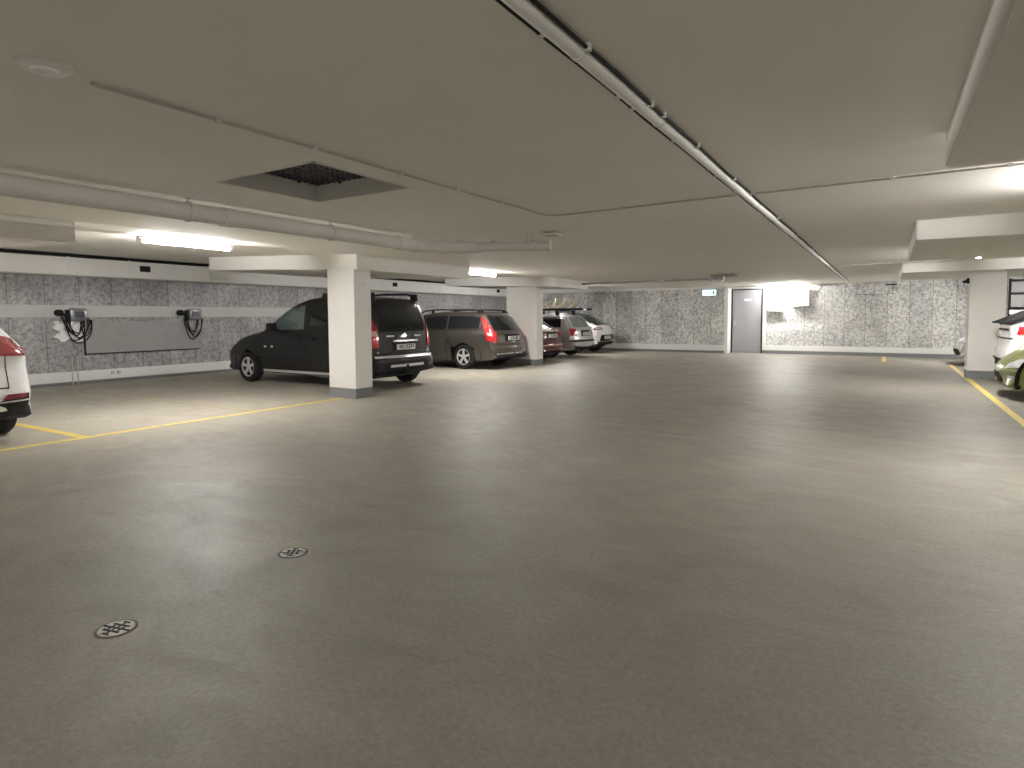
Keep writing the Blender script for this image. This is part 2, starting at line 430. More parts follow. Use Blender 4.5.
r = empty('sprinkler_pipe', (0, 16.5, 2.36)); kind(r, 'thin pale pipe with valves hung under the ceiling in front of the far wall', 'pipe')
link('pipe_run', tb([(-7.9, 0, -.03), (-3.75, 0, -.01)], .032, 10), M['pipedark'], r, 40)
for x in (-7.7, -6.9, -5.8, -4.9, -4.1):
    link('hanger', tb([(x, 0, 0), (x, 0, .055)], .008, 6), M['conduit'], r)
for x in (-5.3, -3.98, -3.72):
    bm = tb([(x - .08, 0, -.01), (x + .08, 0, -.01)], .045, 12); tube(bm, [(x, 0, -.01), (x, -.0, -.08)], .02, 8)
    link('valve', bm, M['steel'], r, 40)
link('cover_plate', bx(-3.95, -3.35, -.15, .2, .03, .075), M['pipedark'], r)

r = empty('cable_tray', (-1.115, 0, cz(-1.1))); kind(r, 'long white cable trunking running down the middle of the ceiling', 'cable tray')
bm = bmesh.new(); prism(bm, [(.038 * math.cos(a), -.012 - .034 * math.sin(a)) for a in [i * PI / 10 for i in range(11)]], (-2, 22.45), lambda u, v, w: (u, w, v))
link('tray', bm, M['tray'], r, 50)
for s in (-1, 1):
    link('cable', tb([(s * .050, -2 + .3 * k, -.016 + .003 * math.sin(k * 1.3)) for k in range(82)], .0085, 6), M['dark'], r)
for y in (2.35, 3.4, 4.6, 6.4, 8.4, 10.4, 12.4, 14.4, 16.4, 18.4, 20.4):
    link('joint_strip', tb([(0, y - .01, -.012), (0, y + .01, -.012)], .0385, 20), M['trunk'], r, 40)
for y in (2.12, 2.9, 3.1, 3.8, 4.9, 5.6, 7.2, 8.9, 10.9):
    link('clip', bx(-.064, -.036, y - .012, y + .012, -.03, -.0), M['trunk'], r); link('clip', bx(.036, .064, y + .2, y + .224, -.03, -.0), M['trunk'], r)

def conduit(pts, label, clips, rad=.0085):
    o = empty('conduit_pipe', pts[0]); kind(o, label, 'conduit')
    q = [Vector(p) - Vector(pts[0]) for p in pts]
    link('pipe_run', tb(q, rad, 8), M['conduit'], o, 50)
    for c in clips:
        c = Vector(c) - Vector(pts[0]); link('clip', bx(c.x - .014, c.x + .014, c.y - .014, c.y + .014, c.z - .013, c.z + .02), M['trunk'], o)
z1 = cz(-3.1) - .014
conduit([(-3.12, 1.43, z1), (-3.11, 5.7, z1), (-3.06, 5.8, z1), (-2.9, 5.83, z1), (-1.2, 5.83, cz(-1.2) - .014)], 'thin conduit from the smoke detector, turning a corner towards the cable tray',
        [(-3.12, 2.05, z1), (-3.115, 2.7, z1), (-3.11, 3.5, z1), (-3.11, 4.2, z1), (-3.11, 4.9, z1), (-2.3, 5.83, z1 + .0)])
conduit([(-1.03, 5.86, cz(-1) - .014), (3.5, 5.86, cz(3.5) - .014)], 'thin conduit crossing the ceiling from the cable tray to the right', [(.0, 5.86, cz(0) - .014), (.75, 5.86, cz(.75) - .014)])
conduit([(-1.03, 15.3, cz(-1) - .014), (1.3, 15.3, cz(1.3) - .014)], 'far thin conduit crossing the ceiling near the right hand pillar', [(.0, 15.3, cz(0) - .014)])
# smoke detector
r = empty('smoke_detector', (-3.09, 1.24, cz(-3.1))); kind(r, 'flat round white detector on the ceiling at the top left', 'smoke detector')
link('mounting_disc', lathe(bmesh.new(), [(0, 0), (.1, 0), (.1, -.012), (.088, -.022), (0, -.022)], 36), M['ceiling'], r, 40)
link('sensor_head', lathe(bmesh.new(), [(0, -.022), (.05, -.022), (.047, -.033), (.035, -.038), (0, -.038)], 30), M['white'], r, 40)
# ceiling vent
r = empty('ceiling_vent', ((HX0 + HX1) / 2, (HY0 + HY1) / 2, 2.45)); kind(r, 'square ceiling vent with a dark mesh grille set in a recess', 'vent')
hx, hy = (HX1 - HX0) / 2, (HY1 - HY0) / 2
bm = bmesh.new()
for (a, b, c, d_) in ((-hx, -hx + .03, -hy, hy), (hx - .03, hx, -hy, hy), (-hx, hx, -hy, -hy + .03), (-hx, hx, hy - .03, hy)):
    box(bm, a, b, c, d_, .0, .24)
link('recess_lining', bm, M['slab'], r)
bm = bmesh.new(); k = 17
for i in range(k):
    t = -hx + .03 + (2 * hx - .06) * (i + .5) / k; box(bm, t - .009, t + .009, -hy + .03, hy - .03, .145, .16)
    t = -hy + .03 + (2 * hy - .06) * (i + .5) / k; box(bm, -hx + .03, hx - .03, t - .009, t + .009, .147, .162)
link('grille', bm, M['grille'], r)
link('backing', bx(-hx + .03, hx - .03, -hy + .03, hy - .03, .22, .235), M['black'], r)
for (a, b) in ((-hx + .04, -hy + .25), (-hx + .04, hy - .25), (-.25, hy - .04), (.25, hy - .04)):
    link('screw', lathe(bmesh.new(), [(0, .134), (.012, .134), (.012, .146), (0, .146)], 8, c=(a, b, 0)), M['black'], r)

# ------------------------------------------------------------------ left wall services
r = empty('wall_trunking', (XL, 0, 2.25)); kind(r, 'long white boxed trunking along the top of the left wall', 'trunking')
js = [-5.0, -.1, 2.9, 5.9, 8.9, 11.9, 14.9, 17.9, 20.5, 22.8]
for a, b in zip(js, js[1:]):
    link('cover_panel', bx(0.0, .34, a + .006, b - .006, .0 + .02, .37, bev=.006), M['trunk'], r)
link('back_rail', bx(0, .30, -5, 22.8, 0, .03), M['conduit'], r)
for y in (5.9, 7.07, 8.9, 11.9, 14.9, 17.9):
    link('joint_strip', bx(.30, .348, y - .02, y + .02, .015, .39), M['trunk'], r)
for y in (7.39, 15.5, 21.9):
    link('opening', bx(.335, .352, y - .11, y + .11, .16, .29), M['black'], r)
link('gap_shade', tb([(.31, -5 + i * .55, .412 + .004 * math.sin(i)) for i in range(52)], .028, 8), M['black'], r)  # black tube standing in for the shade in the gap above the trunking

def charger(y, z, label, big):
    r = empty('ev_charger', (XL + .02, y, z)); kind(r, label, 'charger', 'chargers on the left wall')
    bm = bx(0, .13, -.15, .17, -.13, .14, bev=.045)
    link('housing', bm, M['charger'], r, 50)
    link('face_ring', bx(.128, .136, -.08, .10, -.05, .07, bev=.01), M['grille'], r)
    link('mount', bx(0, .08, -.20, -.14, -.16, .1), M['black'], r)
    link('plug_holder', tb([(0, -.33, .04), (.10, -.33, .04)], .07, 14), M['black'], r, 40)
    link('plug', tb([(.06, -.31, .03), (.16, -.27, .0), (.2, -.22, -.07)], .03, 10), M['black'], r, 40)
    n = 5 if big else 4
    for k in range(n):
        w = .11 + .035 * k; dp = (.28 + .05 * k) * (1 if big else 1.15); cyy = .0 + random.uniform(-.05, .06)
        pts = []
        for i in range(25):
            a = -PI + i * PI / 24 * 1.0
            pts.append((.05 + .012 * k, cyy + w * math.cos(a) + .02 * math.sin(3 * a + k), -.10 + dp * math.sin(a)))
        link('cable_loop', tb(pts, .012, 6), M['black'], r, 60)
    if big:
        pts = [(.06, -.28, -.02), (.07, -.24, -.2), (.07, -.14, -.36), (.07, .02, -.50), (.07, .17, -.42), (.06, .26, -.25), (.06, .24, -.12), (.05, .14, -.02)]
        link('cable_loop', tb(pts, .012, 6), M['black'], r, 60)
    return r
charger(6.12, 1.46, 'grey wall charger with tangled black cable, nearer the left edge', True)
charger(8.63, 1.47, 'grey wall charger with neatly looped black cable, nearer the van', False)
# white glare-bright patch of bare filler on the wall behind the first charger
bm = bmesh.new(); pts = []
for i in range(40):
    a = i / 40 * 2 * PI; q = 1 + .22 * math.sin(5 * a + 1) + .13 * math.sin(11 * a) + random.uniform(-.06, .06)
    pts.append((6.08 + .36 * q * math.cos(a), 1.14 + .25 * q * math.sin(a)))
prism(bm, pts, (XL + .001, XL + .008), lambda u, v, w: (w, u, v))
kind(link('filler_patch', bm, mat_worn('white_filler', (.95, .95, .95), (.4, .4, .4), 9., .36, .46)), 'ragged white patch on the concrete behind the nearer charger', 'wall patch')
r = empty('wall_board', (XL, 7.52, 0)); kind(r, 'wide plain grey board fixed to the left wall under the two chargers', 'board')
link('sheet', bx(0, .035, -1.25, 1.25, .64, 1.32, bev=.004), M['board'], r)
link('bottom_rail', bx(0, .045, -1.26, 1.26, .62, .64), M['dark'], r)
link('side_rail', bx(0, .045, -1.265, -1.25, .64, 1.32), M['dark'], r)
r = empty('wall_conduit', (XL, 6.05, 0)); kind(r, 'pair of thin vertical conduits on the left wall below the nearer charger', 'conduit')
for s in (-.05, .05):
    link('pipe_run', tb([(.035, s, .0), (.035, s, .60)], .011, 8), M['conduit'], r, 50)
link('cross_pipe', tb([(.035, .05, .59), (.035, .24, .59)], .010, 8), M['conduit'], r, 50)
link('drop_cable', tb([(.03, .21, .59), (.03, .20, 1.0), (.03, .14, 1.32)], .012, 6), M['black'], r, 50)
r = empty('wall_socket', (XL + .02, 6.84, .2)); kind(r, 'two small grey sockets on the white plinth of the left wall', 'socket')
for s in (-.06, .06):
    link('socket_plate', bx(0, .02, s - .035, s + .035, -.035, .035, bev=.005), M['conduit'], r)

# ------------------------------------------------------------------ far wall fittings
def cab(x0, x1, z0, z1, dp, label):
    r = empty('wall_cabinet', ((x0 + x1) / 2, YF, z0)); kind(r, label, 'cabinet', 'white boxes on the far wall')
    hx = (x1 - x0) / 2
    link('body', bx(-hx, hx, -dp + .02, 0, 0, z1 - z0, bev=.006), M['white'], r)
    link('lid', bx(-hx + .01, hx - .01, -dp, -dp + .018, .01, z1 - z0 - .01, bev=.005), M['white'], r)
    link('latch', bx(hx - .05, hx - .03, -dp - .012, -dp, .3 * (z1 - z0), .42 * (z1 - z0)), M['steel'], r)
    return r
c1 = cab(-3.66, -3.13, 1.52, 2.28, .22, 'taller white box on the far wall beside the grey door')
link('outlet_elbow', tb([(.16, -.1, 0), (.17, -.1, -.1), (.22, -.1, -.16), (.30, -.1, -.12), (.31, -.1, .02)], .025, 10), M['white'], c1, 50)
cab(-2.87, -2.32, 1.70, 2.28, .28, 'lower and wider white box on the far wall, second from the door')
r = empty('exit_sign', (-5.62, YFL - .02, 2.23)); kind(r, 'small glowing exit sign with a running figure and arrow left of the grey door', 'exit sign')
link('sign_box', bx(-.25, .25, -.07, .0, -.105, .115, bev=.006), M['lampbody'], r)
link('sign_face', bx(-.235, .235, -.078, -.07, -.09, .09), M['exitw'], r)
bm = bmesh.new()
f = lambda u, v, w: (u, w, v)
E_ = (-.083, -.078)
prism(bm, [(.20, .07), (.20, -.07), (.12, -.07), (.12, .07)], E_, f)                       # door leaf
prism(bm, [(.015, .012), (.07, .012), (.07, .045), (.105, 0), (.07, -.045), (.07, -.012), (.015, -.012)], E_, f)   # arrow
prism(bm, [(-.20 + .1 + .018 * math.cos(a), .055 + .018 * math.sin(a)) for a in [i * PI / 4 for i in range(8)]], E_, f)  # head
prism(bm, [(-.12, .03), (-.08, .03), (-.07, -.01), (-.04, -.03), (-.05, -.045), (-.095, -.02), (-.14, -.07), (-.16, -.06), (-.125, -.005), (-.16, .0), (-.165, .015), (-.14, .02)], E_, f)
prism(bm, [(-.22, .07), (-.20, .07), (-.20, -.07), (-.22, -.07)], E_, f)
link('pictogram', bm, M['exitg'], r)
r = empty('junction_plate', (-5.55, YFL, 1.9)); kind(r, 'flat grey plate on the far wall right under the exit sign', 'plate')
link('plate', bx(-.2, .18, -.03, 0, -.1, .12, bev=.004), M['band'], r)
link('pipe', tb([(-.0, -.02, -.1), (-.0, -.02, -.55)], .012, 8), M['conduit'], r)
r = empty('access_hatch', (-.37, YF, 2.08)); kind(r, 'wide rectangular concrete hatch outlined in black, high on the far wall', 'hatch')
link('hatch_panel', bx(-.5, .5, -.025, 0, .0, .34), M['wall_f'], r)
bm = bx(-.512, .512, -.03, 0, -.012, .0); box(bm, -.512, -.5, -.03, 0, 0, .36)
box(bm, .5, .512, -.03, 0, 0, .36)
link('hatch_seam', bm, M['black'], r)
link('hinge', bx(.3, .62, -.1, 0, .27, .31, bev=.008), M['black'], r)
r = empty('wall_cable', (-2.02, YF, 1.7)); kind(r, 'thin cable bending down from the ceiling right of the white boxes', 'cable')
link('cable_run', tb([(.10, -.02, .70), (.03, -.03, .62), (-.05, -.03, .5), (-.07, -.02, .3)], .012, 6), M['dark'], r)
# storage rack frame with panes, far right
r = empty('storage_cage', (3.6, 22.9, 0)); kind(r, 'black steel rack frame with pale panes at the far right behind the parked cars', 'rack')
for x in (-.55, -.15, .25, .65, 1.05):
    link('post', bx(x - .03, x + .03, -.03, .03, 0, 2.42), M['black'], r)
for z in (1.55, 1.98, 2.36):
    link('rail', bx(-.55, 1.08, -.035, .035, z - .035, z + .035), M['black'], r)
for x in (-.35, .05, .45, .85):
    link('pane', bx(x - .15, x + .15, -.01, .01, 1.6, 2.32), M["board"], r)
link('lower_panel', bx(-.55, 1.08, -.05, -.03, 1.38, 1.50), M['white'], r)

# ------------------------------------------------------------------ floor markings, drains
def strip(pts, label, m, grp='yellow bay lines'):
    bm = bmesh.new(); prism(bm, pts, (0, .003), lambda u, v, w: (u, v, w))
    o = link('parking_line', bm, m); kind(o, label, 'floor marking', grp)
strip([(-7.93, -1.), (-7.83, -1.), (-7.83, 7.3), (-7.93, 7.3)], 'long yellow line on the floor running up to the pillar by the van', M['yellow'])
strip([(-13.9, 3.24), (-7.935, 3.33), (-7.935, 3.43), (-13.9, 3.34)], 'bright yellow bay line beside the white car at the left edge', M['yellow'])
strip([(-12.9, 5.46), (-7.935, 5.60), (-7.935, 5.70), (-12.9, 5.56)], 'faded yellow bay line in the empty bay under the left lamp', M['yellow_faded'])
strip([(-8.1, 10.9), (-8.0, 10.9), (-8.0, 14.5), (-8.1, 14.5)], 'faint yellow line on the floor behind the grey estate car', M['yellow_faded'])
strip([(-13.5, 10.35), (-8.1, 10.5), (-8.1, 10.6), (-13.5, 10.45)], 'faint yellow bay line between the van and the grey estate car', M['yellow_faded'])
strip([(1.45, -1), (1.55, -1), (1.57, 20.4), (1.47, 20.4)], 'long yellow line on the floor at the right, passing the pillar', M['yellow'])
strip([(-.09, 21.0), (.02, 21.0), (.02, 23.4), (-.09, 23.4)], 'short yellow mark on the floor at the foot of the far wall', M['yellow'])
strip([(-14.35, 4.95), (-14.28, 4.95), (-13.55, 5.3), (-13.62, 5.36)], 'short white mark on the floor at the foot of the left wall', M['whitemark'], None)

def drain(x, y, label, rot):
    r = empty('floor_drain', (x, y, 0), rot); kind(r, label, 'drain', 'round floor drains')
    bm = lathe(bmesh.new(), [(.070, 0), (.084, 0), (.084, .002), (.070, .003), (.070, 0)], 36)
    link('surround', bm, mat_plaster('dark_grout', (.14, .125, .105), .2), r, 40)
    bm = bmesh.new(); lathe(bm, [(0, 0), (.071, 0), (.071, .004), (0, .004)], 36)
    link('cover', bm, M['drainm'], r, 40)
    bm = bmesh.new()
    s = .027
    cells = [(-1.5, .5), (-.5, -.5), (.5, .5), (-.5, 1.5), (.5, -1.5), (1.5, -.5)]
    for i in range(-2, 3):
        for j in range(-2, 3):
            if math.hypot(i, j) * s > .056: continue
            if (i + j) % 2 == 0: box(bm, i * s - .018, i * s + .018, j * s - .0055, j * s + .0055, .003, .0052)
            else: box(bm, i * s - .0055, i * s + .0055, j * s - .018, j * s + .018, .003, .0052)
    link('slot_pattern', bm, M['black'], r)
drain(-2.87, 1.315, 'round metal floor drain in the foreground, nearer the bottom left', .25)
drain(-2.92, 2.30, 'round metal floor drain in the foreground, farther from the camera', .6)

# ------------------------------------------------------------------ cars
def chaikin(P, n=2):
    for _ in range(n):
        Q = []
        for i in range(len(P)):
            a, b = Vector(P[i]), Vector(P[(i + 1) % len(P)])
            Q += [a * .75 + b * .25, a * .25 + b * .75]
        P = Q
    return P
def resample(P, n):
    P = [Vector(p) for p in P]; Q = P + [P[0]]
    d = [0]
    for a, b in zip(Q, Q[1:]): d.append(d[-1] + (b - a).length)
    out = []; j = 0
    for i in range(n):
        t = d[-1] * i / n
        while d[j + 1] < t: j += 1
        f_ = (t - d[j]) / max(1e-9, d[j + 1] - d[j])
        out.append(Q[j].lerp(Q[j + 1], f_))
    return out
def lerp_tab(T, z):
    if z <= T[0][0]: return T[0][1]
    for (a, va), (b, vb) in zip(T, T[1:]):
        if z <= b: return va + (vb - va) * (z - a) / (b - a)
    return T[-1][1]

def arch(cx, r, zb):
    """points of a wheel arch, front to rear, seen from the side"""
    a0 = math.asin(min(.95, (WR - zb) / r)) if WR > zb else 0
    return [(cx + r * math.cos(t), WR + r * math.sin(t)) for t in [-a0 + i * (PI + 2 * a0) / 12 for i in range(13)]]
WR = .32
class Car:
    def __init__(s, name, label, cat, loc, rz, Lc, W, H, top, bottom, axles, paint, belt, tumble=.16, wr=.32, zb=.2, nose_taper=.14, tail_taper=.06, bow=.08, spokes=5, wells=None):
        """top: side outline from the rear bumper foot over the roof to the front bumper foot, x from the rear"""
        global WR
        WR = wr
        s.L, s.W, s.H, s.belt = Lc, W, H, belt
        s.root = empty(name, (loc[0], loc[1], 0), rz)
        kind(s.root, label, cat)
        s.ar, s.af = axles
        R = wr + .045
        out = list(top)
        base = [(Lc - .25, zb)] + arch(s.af, R, zb) + [(s.af - R - .1, zb)] + [((s.ar + s.af) / 2, zb - .01)] + [(s.ar + R + .1, zb)] + arch(s.ar, R, zb) + bottom
        P = chaikin(out, 2) if False else out
        n = len(out)
        # smooth only the upper silhouette
        sm = [Vector(out[0])]
        for i in range(1, n - 1):
            a, b, c = Vector(out[i - 1]), Vector(out[i]), Vector(out[i + 1])
            sm += [b.lerp(a, .28), b.lerp(a, .1).lerp(b.lerp(c, .1), .5), b.lerp(c, .28)]
        sm.append(Vector(out[-1]))
        P = resample([tuple(p) for p in sm] + base, 220)
        s.P = P
        tabs = [(0, .90), (.2, .93), (.34, .975), (.6, 1.0), (belt - .08, .985), (belt, .965), (belt + .04, .945), (H, .945 - tumble)]
        def Wf(x, z):
            q = (x - Lc / 2) / (Lc / 2)
            k = nose_taper if q > 0 else tail_taper
            pl = 1 - k * max(0, (abs(q) - .45) / .55) ** 2.2
            return W / 2 * pl * lerp_tab(tabs, z)
        s.Wf = Wf
        bm = bmesh.new()
        N_ = len(P)
        ss = [0, .3, .55, .75, .86, .92, .96, .985, 1.0]
        nrm = []
        for i in range(N_):
            t = (P[(i + 1) % N_] - P[i - 1]).normalized(); nrm.append(Vector((t.y, -t.x)))
        area = sum(P[i].x * P[(i + 1) % N_].y - P[(i + 1) % N_].x * P[i].y for i in range(N_))
        if area > 0: nrm = [-q for q in nrm]
        # nrm now points inward
        if nrm[0].dot(Vector((Lc / 2, .8)) - P[0]) < 0: nrm = [-q for q in nrm]
        half = {}
        def ring(sv):
            row = []
            for i in range(N_):
                p, nn = P[i], nrm[i]
                a = abs(sv); s0 = .86
                dd = 0
                isbot = nn.y > .6 and p.y < .8
                if a > s0 and not isbot:
                    t = (a - s0) / (1 - s0); dd += .07 * (1 - math.sqrt(max(0, 1 - t * t)))
                if not isbot: dd += bow * a * a * abs(nn.x) + .03 * a * a * abs(nn.y)
                q = p + nn * dd
                row.append(bm.verts.new((q.x, sv * (Wf(p.x, p.y) + 0), q.y)))
            return row
        rows = [ring(-v) for v in ss[::-1]] + [ring(v) for v in ss[1:]]
        for a, b in zip(rows, rows[1:]):
            for i in range(N_):
                f_ = bm.faces.new((a[i], a[(i + 1) % N_], b[(i + 1) % N_], b[i]))
                if nrm[i].y > .75 and P[i].y < .42: f_.material_index = 1
                if P[i].y < .85 and (abs((P[i] - Vector((s.ar, wr))).length - R) < .04 or abs((P[i] - Vector((s.af, wr))).length - R) < .04): f_.material_index = 1
        # sides, shrinking towards a spine
        for sg, row in ((-1, rows[0]), (1, rows[-1])):
            prev = row
            for r_ in (.04, .10, .18, .28, .4, .55, .7, .85, 1.0):
                cur = []
                for i in range(N_):
                    q0 = prev[i].co if False else row[i].co
                    sx = min(max(q0.x, .75), Lc - .95)
                    q = Vector((q0.x + (sx - q0.x) * r_, q0.z + (.78 - q0.z) * r_))
                    cur.append(bm.verts.new((q.x, sg * Wf(q.x, q.y), q.y)))
                for i in range(N_):
                    bm.faces.new((prev[i], prev[(i + 1) % N_], cur[(i + 1) % N_], cur[i]))
                prev = cur
        bmesh.ops.remove_doubles(bm, verts=bm.verts, dist=.004)
        bmesh.ops.recalc_face_normals(bm, faces=bm.faces)
        s.bvh = BVHTree.FromBMesh(bm)
        s.off = Vector((-Lc / 2, 0, 0))
        bmesh.ops.translate(bm, verts=bm.verts, vec=s.off)
        link('body', bm, [paint, M['trim']], s.root, 38, recalc=False)
        # dark underbody between the wheels
        b2 = bx(s.ar - .50 - Lc / 2, s.af + .5 - Lc / 2, -W / 2 + .26, W / 2 - .26, zb - .02, .66)
        link('underbody', b2, M['trim'], s.root)
        s.paint = paint
    def wheels(s, wr, spokes=5, skip=()):
        ww = .2
        for ax in (s.ar, s.af):
            for sd in (-1, 1):
                bm = bmesh.new()
                lathe(bm, [(wr * .66, -ww / 2), (wr * .93, -ww / 2), (wr, -ww / 2 + .035), (wr, ww / 2 - .035), (wr * .93, ww / 2), (wr * .66, ww / 2), (wr * .64, 0), (wr * .66, -ww / 2)], 36, 'y')
                y = sd * (s.W / 2 - ww / 2 - .015)
                w = link('wheel', bm, M['tyre'], s.root, 40)
                w.location = (ax - s.L / 2, y, wr)
                bm = bmesh.new(); ro = wr * .67; o_ = sd * (ww / 2 - .015)
                lathe(bm, [(ro * .88, o_ - .02), (ro, o_ - .02), (ro, o_ + .01 * sd), (ro * .9, o_ + .01 * sd), (ro * .88, o_ - .02)], 36, 'y')
                lathe(bm, [(0, o_ - .03 * sd), (ro * .24, o_ - .03 * sd), (ro * .22, o_ + .008 * sd), (0, o_ + .012 * sd)], 20, 'y')
                for k in range(spokes):
                    a = k * 2 * PI / spokes + .3
                    ca, sa = math.cos(a), math.sin(a)
                    pr = [(ro * .15, -ro * .13), (ro * .95, -ro * .15), (ro * .95, ro * .15), (ro * .15, ro * .13)]
                    prism(bm, pr, (o_ - .02 * sd, o_ + .004 * sd), lambda u, v, t: (u * ca - v * sa, t, u * sa + v * ca))
                link('rim', bm, M['alloy'], w, 40)
                bm = bmesh.new(); lathe(bm, [(0, o_ - .06 * sd), (ro * .98, o_ - .06 * sd), (ro * .98, o_ - .05 * sd), (0, o_ - .05 * sd)], 24, 'y')
                link('brake_disc', bm, M['trim'], w)
    def patch(s, name, poly, m, view='side', side=-1, off=.006, th=.012, parent=None, fine=.055):
        """a panel lying on the body; poly in (x,z) for side, (y,z) for rear/front, (x,y) for top"""
        bm = bmesh.new()
        vs = [bm.verts.new((u, v, 0)) for u, v in poly]
        bm.faces.new(vs)
        bmesh.ops.triangulate(bm, faces=bm.faces)
        for _ in range(5):
            es = [e for e in bm.edges if e.calc_length() > fine]
            if not es: break
            bmesh.ops.subdivide_edges(bm, edges=es, cuts=1)
            bmesh.ops.triangulate(bm, faces=[f_ for f_ in bm.faces if len(f_.verts) > 3])
        ok = True
        for v in bm.verts:
            u, w = v.co.x, v.co.y
            if view == 'side': o_, d_ = Vector((u, side * 3, w)), Vector((0, -side, 0))
            elif view == 'rear': o_, d_ = Vector((-2, u, w)), Vector((1, 0, 0))
            elif view == 'front': o_, d_ = Vector((s.L + 2, u, w)), Vector((-1, 0, 0))
            else: o_, d_ = Vector((u, w, 4)), Vector((0, 0, -1))
            h = s.bvh.ray_cast(o_, d_)
            if h[0] is None or (view in ('rear', 'front') and (h[0] - o_).length > 2.75):
                h = s.bvh.find_nearest(o_ + d_ * 2.1)
            if view == 'side' and abs(h[0].y) < s.W * .36:
                h = s.bvh.find_nearest(Vector((u, side * (s.W / 2 - .02), w)))
            v.co = h[0] - d_ * off
            v.tag = False
        bm.verts.index_update()
        d_ = {'side': Vector((0, -side, 0)), 'rear': Vector((1, 0, 0)), 'front': Vector((-1, 0, 0)), 'top': Vector((0, 0, -1))}[view]
        ret = bmesh.ops.extrude_face_region(bm, geom=list(bm.faces))
        for v in [v for v in ret['geom'] if isinstance(v, bmesh.types.BMVert)]: v.co += d_ * th
        bmesh.ops.translate(bm, verts=bm.verts, vec=s.off)
        return link(name, bm, m, parent or s.root, 35)
    def add(s, name, bm, m, smooth=40, parent=None):
        bmesh.ops.translate(bm, verts=bm.verts, vec=s.off)
        return link(name, bm, m, parent or s.root, smooth)
    def plate(s, z, txt, yc=0, x=0.0, w=.52, h=.11, rear=True, m='plate'):
        d_ = s.bvh.ray_cast(Vector((-2, yc, z)), Vector((1, 0, 0)))[0].x if rear else s.bvh.ray_cast(Vector((s.L + 2, yc, z)), Vector((-1, 0, 0)))[0].x
        sg = -1 if rear else 1
        a, b = sorted((d_ + sg * .008, d_ + sg * .03))
        p = s.add('number_plate', bx(a - .01, b, yc - w / 2, yc + w / 2, z - h / 2, z + h / 2, bev=.004), M[m], None)
        xx = (a - .012 if rear else b + .002) - s.L / 2
        ang = -PI / 2 if rear else PI / 2
        mt = Matrix.Translation((xx, yc, z)) @ Matrix.Rotation(ang, 4, 'Z') @ Matrix.Rotation(PI / 2, 4, 'X')
        text_mesh(txt, h * .95, M['plateink'], p, mt)
    def mirror(s, x, z, sd, m):
        y = sd * (s.Wf(x, z) - .02)
        b = bmesh.new()
        box(b, x - .05, x + .07, *sorted((y + sd * .07, y + sd * .26)), z - .02, z + .15, bev=.035)
        mm = s.add('mirror', b, m, 50)
        b = bx(x - .02, x + .04, *sorted((y - sd * .03, y + sd * .09)), z - .03, z + .03, bev=.01)
        s.add('mirror_arm', b, M['trim'], 50, mm)

def R4(x0, x1, z0, z1, c=.02):
    return [(x0 + c, z0), (x1 - c, z0), (x1, z0 + c), (x1, z1 - c), (x1 - c, z1), (x0 + c, z1), (x0, z1 - c), (x0, z0 + c)]

